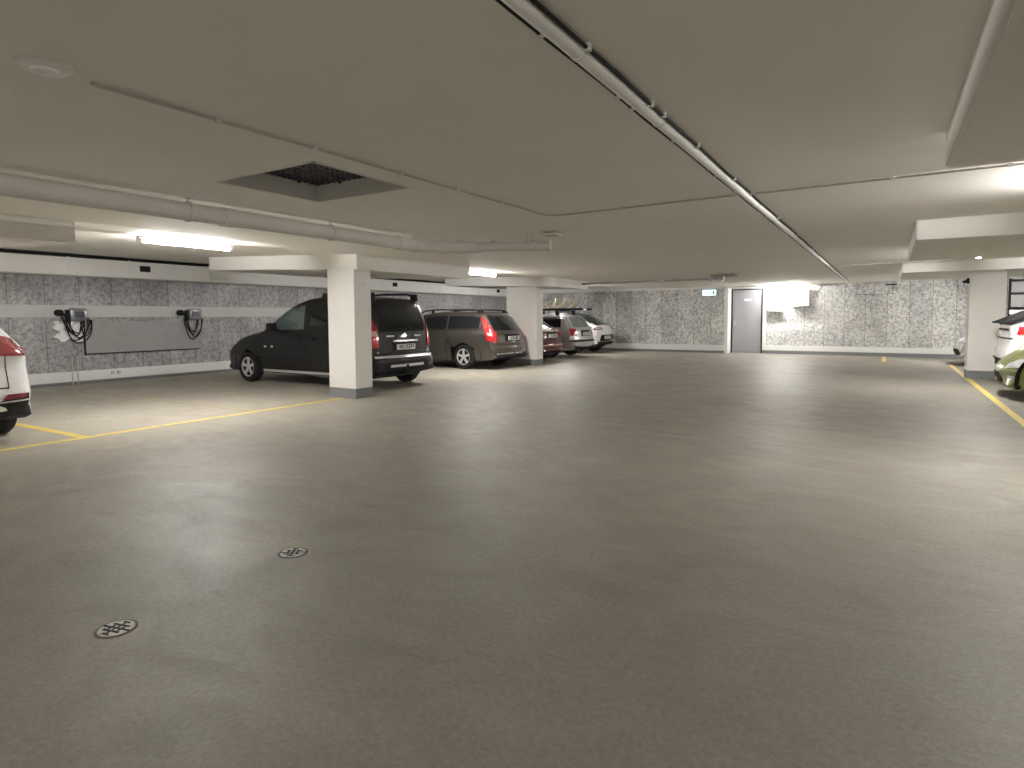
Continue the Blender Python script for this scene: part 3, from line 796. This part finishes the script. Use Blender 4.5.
# --- dark van behind the first pillar (nose to the wall: local +x points to -X)
L_ = 4.70
top = [(.14, .30), (.0, .36), (-.01, .60), (.08, .64), (.10, 1.0), (.14, 1.32), (.24, 1.64), (.36, 1.75), (.7, 1.79), (1.5, 1.81), (2.0, 1.79), (2.35, 1.70), (2.68, 1.56), (3.1, 1.30), (3.42, 1.12), (3.75, 1.06), (4.1, .98), (4.38, .85), (4.62, .70), (4.70, .5), (4.64, .28)]
van = Car('van', 'dark charcoal people carrier van half hidden behind the front pillar', 'van', (-7.98 - L_ / 2, 9.13), PI, L_, 1.84, 1.81, top, [(.3, .26)], (.78, 3.78), M['van'], 1.06, tumble=.13, wr=.325, zb=.23, bow=.05)
van.wheels(.325)
for sd in (1, -1):
    van.patch('front_door_window', [(2.0, 1.15), (2.90, 1.12), (2.84, 1.30), (2.60, 1.49), (2.36, 1.59), (2.02, 1.62)], M['glass_light'], 'side', sd)
    van.patch('quarter_window', [(2.97, 1.12), (3.34, 1.10), (2.97, 1.28)], M['glass'], 'side', sd)
    van.patch('sliding_door_window', R4(1.05, 1.82, 1.12, 1.62, .04), M['glass'], 'side', sd)
    van.patch('rear_side_window', R4(.40, .98, 1.12, 1.60, .05), M['glass'], 'side', sd)
    van.patch('side_moulding', R4(1.1, 3.0, .50, .62, .02), M['trim'], 'side', sd, off=.02, th=.025)
    van.patch('sill_strip', R4(1.22, 3.26, .25, .30, .01), M['alloy'], 'side', sd, off=.015, th=.02)
    for x in (1.01, 1.92, 3.05):
        van.patch('door_seam', R4(x, x + .014, .40, 1.08, .003), M['trim'], 'side', sd, off=.001, th=.006)
    for x in (1.66, 2.04):
        van.patch('door_handle', R4(x, x + .16, .94, .985, .012), M['trim'], 'side', sd, off=.035, th=.04)
    for x in (3.12, 2.90):
        van.patch('side_marker', R4(x, x + .07, .76, .80, .012), M['alloy'], 'side', sd, off=.008)
    van.patch('tail_lamp', [(.0, .82), (.20, .82), (.22, 1.0), (.18, 1.22), (.12, 1.36), (.05, 1.36)], M['taill'], 'side', sd, off=.012, th=.05)
    van.patch('headlamp', [(4.22, .80), (4.62, .70), (4.44, .84), (4.3, .92), (4.12, .96)], M['headl'], 'side', sd, off=.01)
    tl = van.patch('tail_lamp', [(sd * a, b) for a, b in [(.70, .80), (.86, .80), (.86, 1.36), (.80, 1.36), (.72, 1.18)]], M['taill'], 'rear', off=.018, th=.05)
    van.patch('reversing_lens', [(sd * a, b) for a, b in [(.72, 1.02), (.84, 1.02), (.84, 1.12), (.73, 1.12)]], M['tailp'], 'rear', off=.022, th=.02, parent=tl)
    van.mirror(2.80, 1.12, sd, M['trim'])
    rl = bmesh.new(); tube(rl, [(.30, sd * .62, 1.72), (.40, sd * .62, 1.82), (.6, sd * .63, 1.85), (1.3, sd * .63, 1.86), (1.55, sd * .62, 1.84), (1.75, sd * .62, 1.76)], .022, 8)
    box(rl, .30, .46, sd * .62 - .035, sd * .62 + .035, 1.70, 1.845, bev=.02); box(rl, 1.50, 1.68, sd * .62 - .035, sd * .62 + .035, 1.74, 1.86, bev=.02)
    van.add('roof_rail', rl, M['trim'])
van.patch('rear_window', [(-.64, 1.10), (.64, 1.10), (.66, 1.2), (.60, 1.62), (.52, 1.68), (-.52, 1.68), (-.60, 1.62), (-.66, 1.2)], M['glass'], 'rear')
van.patch('tailgate_handle', R4(-.36, .36, .90, .94, .01), M['chrome'], 'rear', off=.03, th=.03)
van.patch('plate_recess', R4(-.34, .34, .72, .89, .02), M['trim'], 'rear', off=.004)
van.patch('tailgate_badge', R4(-.05, .05, 1.0, 1.06, .02), M['chrome'], 'rear', off=.012)
for sd in (-1, 1):
    van.patch('tailgate_lettering', R4(sd * .40 - .10, sd * .40 + .10, 1.0, 1.03, .006), M['chrome'], 'rear', off=.008)
van.patch('bumper_top', R4(-.82, .82, .60, .645, .01), M['alloy'], 'rear', off=.02, th=.03)
van.patch('lower_bumper', R4(-.60, .60, .36, .54, .05), M['trim'], 'rear', off=.006)
van.patch('bumper_strip', R4(-.45, .50, .42, .47, .01), M['alloy'], 'rear', off=.014)
tw = tb([(.4, .12, .30), (.0, .12, .30), (-.08, .12, .34), (-.08, .12, .42)], .022, 8); bmesh.ops.create_uvsphere(tw, u_segments=10, v_segments=8, radius=.03, matrix=Matrix.Translation((-.08, .12, .44)))
van.add('tow_bar', tw, M['trim'])
van.patch('wiper', [(-.03, 1.12), (.42, 1.16), (.42, 1.18), (-.03, 1.15)], M['trim'], 'rear', off=.02)
van.plate(.80, 'RK 15724')
van.patch('windscreen', [(2.5, -.62), (3.32, -.70), (3.40, 0), (3.32, .70), (2.5, .62)], M['glass'], 'top')

# --- grey-brown estate
L_ = 4.82
top = [(.22, .26), (.03, .34), (-.01, .60), (.05, .66), (.07, .80), (.10, .98), (.24, 1.18), (.42, 1.42), (.54, 1.50), (1.1, 1.535), (2.0, 1.54), (2.6, 1.49), (3.0, 1.34), (3.5, 1.08), (3.8, 1.0), (4.4, .88), (4.66, .76), (4.8, .60), (4.82, .42), (4.72, .24)]
vol = Car('estate_car', 'grey-brown estate car with tall red rear lamps, beside the van', 'car', (-8.45 - L_ / 2, 13.95), PI, L_, 1.82, 1.54, top, [(.4, .24)], (1.08, 3.90), M['volvo'], .98, tumble=.20, wr=.325, zb=.21, tail_taper=.10, bow=.13)
vol.wheels(.325)
for sd in (1, -1):
    vol.patch('rear_side_window', [(.60, 1.07), (1.62, 1.06), (1.62, 1.40), (.82, 1.40), (.62, 1.36)], M['glass'], 'side', sd)
    vol.patch('rear_door_window', R4(1.68, 2.42, 1.05, 1.42, .04), M['glass'], 'side', sd)
    vol.patch('front_door_window', [(2.48, 1.04), (3.32, 1.02), (2.98, 1.24), (2.7, 1.39), (2.48, 1.42)], M['glass'], 'side', sd)
    vol.patch('window_trim', [(.60, 1.03), (3.4, .995), (3.4, 1.015), (.60, 1.05)], M['trim'], 'side', sd, off=.008)
    for x in (1.65, 2.45, 3.35):
        vol.patch('door_seam', R4(x, x + .012, .36, .99, .003), M['trim'], 'side', sd, off=.001, th=.006)
    for x in (1.76, 2.56):
        vol.patch('door_handle', R4(x, x + .17, .86, .90, .012), M['volvo'], 'side', sd, off=.035, th=.04)
    tl = vol.patch('tail_lamp', [(.06, .72), (.36, .76), (.40, .96), (.46, 1.03), (.52, 1.20), (.60, 1.42), (.46, 1.45), (.34, 1.26), (.18, 1.02), (.06, .97)], M['taill'], 'side', sd, off=.012, th=.05)
    vol.patch('reversing_lens', [(.08, .86), (.26, .88), (.28, .95), (.12, .95)], M['tailp'], 'side', sd, off=.018, th=.02, parent=tl)
    vol.patch('tail_lamp', [(sd * a, b) for a, b in [(.66, .72), (.80, .72), (.80, .96), (.76, 1.02), (.72, 1.02), (.66, .96)]], M['taill'], 'rear', off=.014, th=.03)
    vol.mirror(3.12, 1.0, sd, M['volvo'])
    rl = bmesh.new(); tube(rl, [(.62, sd * .60, 1.49), (.75, sd * .60, 1.55), (1.1, sd * .61, 1.57), (2.2, sd * .61, 1.575), (2.6, sd * .60, 1.545), (2.8, sd * .60, 1.44)], .018, 8)
    for x in (.75, 1.5, 2.3): box(rl, x - .04, x + .04, sd * .605 - .02, sd * .605 + .02, 1.48, 1.57)
    vol.add('roof_rail', rl, M['trim'])
vol.patch('rear_window', [(-.66, 1.02), (.66, 1.02), (.60, 1.38), (.54, 1.42), (-.54, 1.42), (-.60, 1.38)], M['glass'], 'rear')
vol.patch('tailgate_strip', R4(-.45, .45, .93, .965, .008), M['volvo'], 'rear', off=.03, th=.03)
vol.patch('plate_recess', R4(-.36, .36, .72, .92, .02), M['trim'], 'rear', off=.003)
vol.patch('bumper_seam', R4(-.86, .86, .645, .66, .004), M['trim'], 'rear', off=.004)
vol.patch('bumper_reflector', R4(-.4, -.08, .40, .43, .008), M['chrome'], 'rear', off=.01)
vol.patch('bumper_reflector', R4(.08, .7, .40, .43, .008), M['chrome'], 'rear', off=.01)
vol.patch('lower_bumper', R4(-.72, .72, .26, .38, .02), M['trim'], 'rear', off=.004)
vol.plate(.81, 'UTN 482')
vol.patch('windscreen', [(2.75, -.60), (3.42, -.72), (3.5, 0), (3.42, .72), (2.75, .60)], M['glass'], 'top')

# --- red hatchback peeping out behind the second pillar
L_ = 4.4
top = [(.25, .28), (.05, .34), (-.01, .52), (.05, .62), (.10, .74), (.12, .92), (.25, 1.02), (.55, 1.18), (.95, 1.40), (1.4, 1.47), (2.1, 1.48), (2.6, 1.38), (3.1, 1.12), (3.5, .98), (4.1, .84), (4.35, .65), (4.4, .42), (4.3, .24)]
red = Car('hatchback', 'dark red car whose tail shows just right of the second pillar', 'car', (-8.58 - L_ / 2, 16.5), PI, L_, 1.78, 1.48, top, [(.4, .25)], (.85, 3.5), M['red'], .95, tumble=.2, wr=.31, zb=.22, bow=.12, tail_taper=.1)
red.wheels(.31)
for sd in (1, -1):
    red.patch('side_window', [(.9, 1.0), (2.9, .98), (2.5, 1.28), (1.9, 1.38), (1.2, 1.34)], M['glass'], 'side', sd)
    red.patch('tail_lamp', [(sd * a, b) for a, b in [(.55, .78), (.86, .78), (.86, .95), (.70, .97), (.55, .90)]], M['taill'], 'rear', off=.012, th=.05)
red.patch('rear_window', [(-.58, 1.06), (.58, 1.06), (.50, 1.38), (-.50, 1.38)], M['glass'], 'rear')
red.patch('tailgate_strip', R4(-.5, .5, .92, .95, .006), M['chrome'], 'rear', off=.02)
red.patch('plate_recess', R4(-.32, .32, .70, .88, .02), M['trim'], 'rear', off=.003)
red.patch('bumper_strip', R4(-.7, .7, .50, .525, .006), M['tailp'], 'rear', off=.01)
red.plate(.79, 'KB 60418')

# --- silver estate
L_ = 4.67
top = [(.22, .27), (.03, .36), (-.01, .56), (.06, .62), (.09, .9), (.14, 1.02), (.36, 1.36), (.48, 1.43), (1.1, 1.475), (2.0, 1.485), (2.5, 1.44), (2.9, 1.28), (3.4, 1.04), (3.7, .97), (4.3, .84), (4.6, .64), (4.67, .44), (4.56, .24)]
sil = Car('estate_car', 'silver estate car between the red car and the white car, under the roof rack', 'car', (-8.56 - L_ / 2, 18.85), PI, L_, 1.76, 1.485, top, [(.4, .25)], (1.0, 3.7), M['silver'], .96, tumble=.2, wr=.31, zb=.23, bow=.10, tail_taper=.08)
sil.wheels(.31)
for sd in (1, -1):
    sil.patch('side_window', [(.62, 1.02), (3.2, .98), (2.8, 1.24), (2.3, 1.37), (.9, 1.37), (.66, 1.30)], M['glass'], 'side', sd)
    sil.patch('tail_lamp', [(sd * a, b) for a, b in [(.60, .74), (.87, .74), (.87, .98), (.60, .98)]], M['taill'], 'rear', off=.012, th=.05)
    sil.patch('tail_lamp', R4(.0, .26, .74, .98, .02), M['taill'], 'side', sd, off=.012, th=.05)
sil.patch('rear_window', [(-.64, 1.02), (.64, 1.02), (.56, 1.36), (-.56, 1.36)], M['glass_green'], 'rear')
sil.patch('plate_recess', R4(-.34, .34, .72, .92, .02), M['trim'], 'rear', off=.003)
sil.patch('bumper_moulding', R4(-.84, .84, .54, .60, .01), M['trim'], 'rear', off=.012)
sil.plate(.80, 'DL 27936')

# --- white crossover coupe
L_ = 4.6
top = [(.30, .30), (.10, .38), (.02, .60), (.0, .80), (.04, .98), (.14, 1.06), (.30, 1.10), (.55, 1.26), (.95, 1.46), (1.4, 1.54), (2.1, 1.56), (2.6, 1.47), (3.1, 1.20), (3.5, 1.06), (4.2, .92), (4.5, .72), (4.6, .48), (4.5, .26)]
whc = Car('crossover_car', 'white crossover car with black rear window, nearest the far wall', 'car', (-8.85 - L_ / 2, 21.35), PI, L_, 1.86, 1.56, top, [(.45, .27)], (.95, 3.72), M['whitecar'], 1.02, tumble=.22, wr=.34, zb=.24, bow=.14, tail_taper=.1)
whc.wheels(.34)
for sd in (1, -1):
    whc.patch('side_window', [(.8, 1.12), (3.1, 1.06), (2.7, 1.34), (2.2, 1.45), (1.3, 1.43)], M['glass'], 'side', sd)
    whc.patch('tail_lamp', [(sd * a, b) for a, b in [(.45, .90), (.90, .88), (.90, 1.0), (.45, 1.0)]], M['trim'], 'rear', off=.012, th=.04)
    whc.patch('lamp_lens', [(sd * a, b) for a, b in [(.50, .93), (.80, .92), (.80, .97), (.50, .97)]], M['tailp'], 'rear', off=.02, th=.02)
whc.patch('rear_window', [(-.66, 1.14), (.66, 1.14), (.58, 1.5), (-.58, 1.5)], M['glass'], 'rear')
whc.patch('roof_panel', [(.45, -.68), (2.6, -.6), (2.6, .6), (.45, .68)], M['glass'], 'top', off=.004)
whc.patch('plate_recess', R4(-.5, .55, .46, .70, .04), M['trim'], 'rear', off=.004)
whc.patch('lower_bumper', R4(-.75, .75, .32, .45, .03), M['trim'], 'rear', off=.004)
whc.patch('side_vent', [(-.88, .50), (-.60, .50), (-.64, .66), (-.86, .70)], M['trim'], 'rear', off=.006)
whc.plate(.60, 'EV 83352', .1)

# --- white SUV cut by the left edge
L_ = 4.48
top = [(.22, .25), (.06, .30), (.0, .40), (-.01, .55), (.04, .74), (.08, .86), (.07, 1.02), (.15, 1.12), (.42, 1.36), (.62, 1.56), (.85, 1.62), (1.4, 1.66), (2.1, 1.66), (2.5, 1.58), (3.0, 1.28), (3.3, 1.12), (4.0, 1.0), (4.35, .8), (4.48, .55), (4.4, .28)]
tuc = Car('suv_car', 'white sport utility car cut by the left edge, with a red rear lamp', 'car', (-8.17 - L_ / 2, 2.14), PI, L_, 1.86, 1.66, top, [(.4, .24)], (.90, 3.57), M['whitecar'], 1.06, tumble=.30, wr=.35, zb=.24, bow=.07, tail_taper=.04)
tuc.wheels(.35)
for sd in (1, -1):
    tuc.patch('side_window', [(.7, 1.16), (3.0, 1.12), (2.6, 1.42), (2.1, 1.54), (1.0, 1.5)], M['glass'], 'side', sd)
    tuc.patch('tail_lamp', [(sd * a, b) for a, b in [(.36, .98), (.91, .96), (.91, 1.06), (.86, 1.15), (.60, 1.21), (.36, 1.16)]], M['taild'], 'rear', off=.014, th=.06)
    tuc.patch('tail_lamp', [(.02, .96), (.34, 1.02), (.22, 1.13), (.08, 1.10)], M['taild'], 'side', sd, off=.012, th=.05)
    fv = tuc.patch('bumper_vent', [(sd * a, b) for a, b in [(.50, .46), (.62, .40), (.66, .34), (.84, .34), (.85, .55), (.78, .53)]], M['trim'], 'rear', off=.012, th=.03)
    tuc.patch('fog_lamp', [(sd * a, b) for a, b in [(.58, .49), (.82, .50), (.82, .55), (.64, .55)]], M['taild'], 'rear', off=.024, th=.02)
    tuc.patch('vent_chrome', [(sd * a, b) for a, b in [(.48, .455), (.88, .465), (.88, .485), (.48, .47)]], M['chrome'], 'rear', off=.026, th=.02)
tuc.patch('rear_window', [(-.62, 1.22), (.62, 1.22), (.56, 1.52), (-.56, 1.52)], M['glass'], 'rear')
tuc.patch('tailgate_seam', [(.655, .62), (.665, .62), (.665, 1.2), (.655, 1.2)], M['trim'], 'rear', off=.003, th=.006)
tuc.patch('tailgate_seam', [(-.655, .62), (-.665, .62), (-.665, 1.2), (-.655, 1.2)], M['trim'], 'rear', off=.003, th=.006)
tuc.patch('tailgate_foot', R4(-.66, .66, .61, .625, .002), M['trim'], 'rear', off=.003, th=.006)
tuc.patch('lower_bumper', R4(-.70, .70, .26, .30, .01), M['trim'], 'rear', off=.006)

# --- right row: olive car nose out, white car tail out, white car behind the pillar
L_ = 4.2
top = [(.25, .25), (.05, .32), (.0, .55), (.05, .9), (.4, 1.15), (.8, 1.38), (1.5, 1.45), (2.1, 1.42), (2.6, 1.2), (3.0, .98), (3.5, .90), (3.9, .78), (4.10, .62), (4.18, .50), (4.2, .38), (4.14, .24), (4.02, .17)]
gre = Car('hatchback', 'olive green car with its nose cut by the right edge', 'car', (1.60 + L_ / 2, 13.2), PI, L_, 1.78, 1.45, top, [(.4, .22)], (.8, 3.42), M['green'], .85, tumble=.2, wr=.31, zb=.17, bow=.20, nose_taper=.16)
gre.wheels(.31)
for sd in (1, -1):
    gre.patch('side_window', [(.7, .95), (2.9, .93), (2.4, 1.2), (1.9, 1.34), (.95, 1.3)], M['glass'], 'side', sd)
    gre.patch('headlamp', [(sd * a, b) for a, b in [(.42, .50), (.74, .52), (.80, .64), (.60, .66), (.44, .58)]], M['headl'], 'front', off=.012, th=.04)
    gre.patch('fog_lamp', R4(*sorted((sd * .50, sd * .66)), .28, .38, .03), M['headl'], 'front', off=.012, th=.03)
gre.patch('grille', R4(-.50, .30, .22, .42, .06), M['trim'], 'front', off=.008)
gre.patch('windscreen', [(2.15, -.58), (2.85, -.66), (2.95, 0), (2.85, .66), (2.15, .58)], M['glass'], 'top')

L_ = 4.5
top = [(.26, .30), (.06, .38), (-.01, .52), (.0, .66), (.04, .80), (.06, 1.0), (.03, 1.18), (.12, 1.26), (.45, 1.42), (.9, 1.55), (1.5, 1.60), (2.2, 1.57), (2.7, 1.42), (3.2, 1.18), (3.6, 1.05), (4.2, .95), (4.45, .70), (4.5, .46), (4.4, .26)]
w7 = Car('crossover_car', 'white car with black spoiler and red lamp beside the right hand pillar', 'car', (1.86 + L_ / 2, 15.12), 0, L_, 1.86, 1.60, top, [(.45, .3)], (.95, 3.7), M['whitecar'], 1.04, tumble=.2, wr=.34, zb=.26, bow=.05, tail_taper=.04)
w7.wheels(.34)
for sd in (1, -1):
    w7.patch('side_window', [(.7, 1.18), (3.0, 1.12), (2.6, 1.34), (2.2, 1.46), (1.2, 1.46)], M['glass'], 'side', sd)
    w7.patch('tail_lamp', [(.16, 1.0), (.52, 1.02), (.46, 1.14), (.20, 1.16)], M['taill'], 'side', sd, off=.012, th=.05)
w7.patch('light_bar', R4(-.66, .20, 1.07, 1.11, .01), M['trim'], 'rear', off=.012, th=.03)
w7.patch('rear_window', [(-.70, 1.29), (.70, 1.29), (.58, 1.52), (-.58, 1.52)], M['glass'], 'rear')
sp = bmesh.new(); prism(sp, [(.0, 1.20), (.14, 1.22), (.50, 1.40), (.46, 1.44), (.12, 1.28), (-.01, 1.225)], (-.80, .80), lambda u, v, w: (u, w, v))
w7.add('spoiler', sp, M['trim'])
w7.patch('lower_bumper', R4(-.80, .80, .30, .54, .04), M['trim'], 'rear', off=.012)
w7.patch('tailgate_seam', R4(-.84, .84, .91, .94, .004), M['trim'], 'rear', off=.004, th=.008)

L_ = 4.2
top = [(.25, .25), (.05, .32), (.0, .55), (.05, .9), (.4, 1.15), (.8, 1.38), (1.5, 1.45), (2.1, 1.42), (2.6, 1.2), (3.0, .98), (3.5, .90), (3.9, .80), (4.12, .68), (4.19, .52), (4.2, .38), (4.12, .22)]
pk = Car('city_car', 'white car almost hidden behind the right hand pillar', 'car', (1.62 + L_ / 2, 21.0), PI, L_, 1.74, 1.45, top, [(.4, .22)], (.8, 3.42), M['whitecar'], .88, tumble=.2, wr=.31, zb=.2, bow=.10)
pk.wheels(.31)
for sd in (1, -1):
    pk.patch('headlamp', [(sd * a, b) for a, b in [(.45, .58), (.76, .60), (.80, .74), (.50, .72)]], M['headl'], 'front', off=.012, th=.04)
    pk.patch('side_window', [(.7, .95), (2.9, .93), (2.4, 1.2), (1.9, 1.34), (.95, 1.3)], M['glass'], 'side', sd)
pk.patch('grille', R4(-.6, .6, .26, .44, .05), M['trim'], 'front', off=.008)
pk.patch('windscreen', [(2.15, -.58), (2.85, -.66), (2.95, 0), (2.85, .66), (2.15, .58)], M['glass'], 'top')

# --- roof rack with upright cradles on the silver estate
r = empty('roof_rack', (-9.95, 18.85, 1.485)); kind(r, 'black roof rack with pale upright cradles on top of the silver estate car', 'roof rack')
for x in (-.65, .55):
    b = bx(x - .03, x + .03, -.72, .72, .06, .10, bev=.008)
    for s in (-.62, .62): box(b, x - .05, x + .05, s - .04, s + .04, -.06, .07)
    link('crossbar', b, M['black'], r)
link('carrier_rail', bx(-1.2, 1.35, -.45, -.28, .10, .17, bev=.01), M['black'], r)
link('carrier_rail', bx(-1.2, 1.35, .25, .42, .10, .17, bev=.01), M['black'], r)
link('carrier_board', bx(.35, 1.25, -.2, .18, .10, .15, bev=.01), M['white'], r)
for k, x in enumerate((.15, .5, .95)):
    c = tb([(x - .16, -.36, .16), (x, -.36, .20), (x + .12, -.36, .32), (x + .20, -.36, .50)], .04, 8, rr=[.03, .045, .045, .034])
    link('cradle_arm', c, M['cream'], r, 50)
b = bmesh.new(); prism(b, [(-1.0, .16), (-.35, .16), (-.18, .30), (-.12, .50), (-.20, .40), (-.35, .26), (-1.0, .22)], (-.38, -.30), lambda u, v, w: (u, w, v))
link('fin', b, M['black'], r)

# ------------------------------------------------------------------ camera, world, view
def setup(F=610., CY=355., hor=317., vpx=887., roll=.005):
    CX = 512.
    pitch = math.atan((CY - hor) / F); ro = math.atan(roll); yaw = math.atan((vpx - CX) / math.hypot(F, CY - hor))
    f_ = Vector((-math.sin(yaw) * math.cos(pitch), math.cos(yaw) * math.cos(pitch), -math.sin(pitch)))
    rt = Vector((math.cos(yaw), math.sin(yaw), 0)); up = rt.cross(f_)
    c, s = math.cos(ro), math.sin(ro)
    return c * rt - s * up, s * rt + c * up, f_
rt, up, fw = setup()
cam = bpy.data.cameras.new('camera'); co = bpy.data.objects.new('camera', cam); COL.objects.link(co)
mw = Matrix((rt, up, -fw)).transposed().to_4x4(); mw.translation = (0, 0, 1.37)
co.matrix_world = mw
cam.sensor_fit = 'HORIZONTAL'; cam.sensor_width = 36; cam.lens = 36 * 610 / 1024
cam.shift_y = -(384 - 355) / 1024
cam.clip_start = .05; cam.clip_end = 100
S.camera = co
w = bpy.data.worlds.new('world'); S.world = w; w.use_nodes = True
w.node_tree.nodes['Background'].inputs[0].default_value = (.02, .02, .02, 1)
S.view_settings.view_transform = 'Standard'; S.view_settings.look = 'None'
S.view_settings.exposure = 1.50; S.view_settings.gamma = 1; S.view_settings.use_curve_mapping = False
S.cycles.use_denoising = True
S.cycles.max_bounces = 10; S.cycles.diffuse_bounces = 6
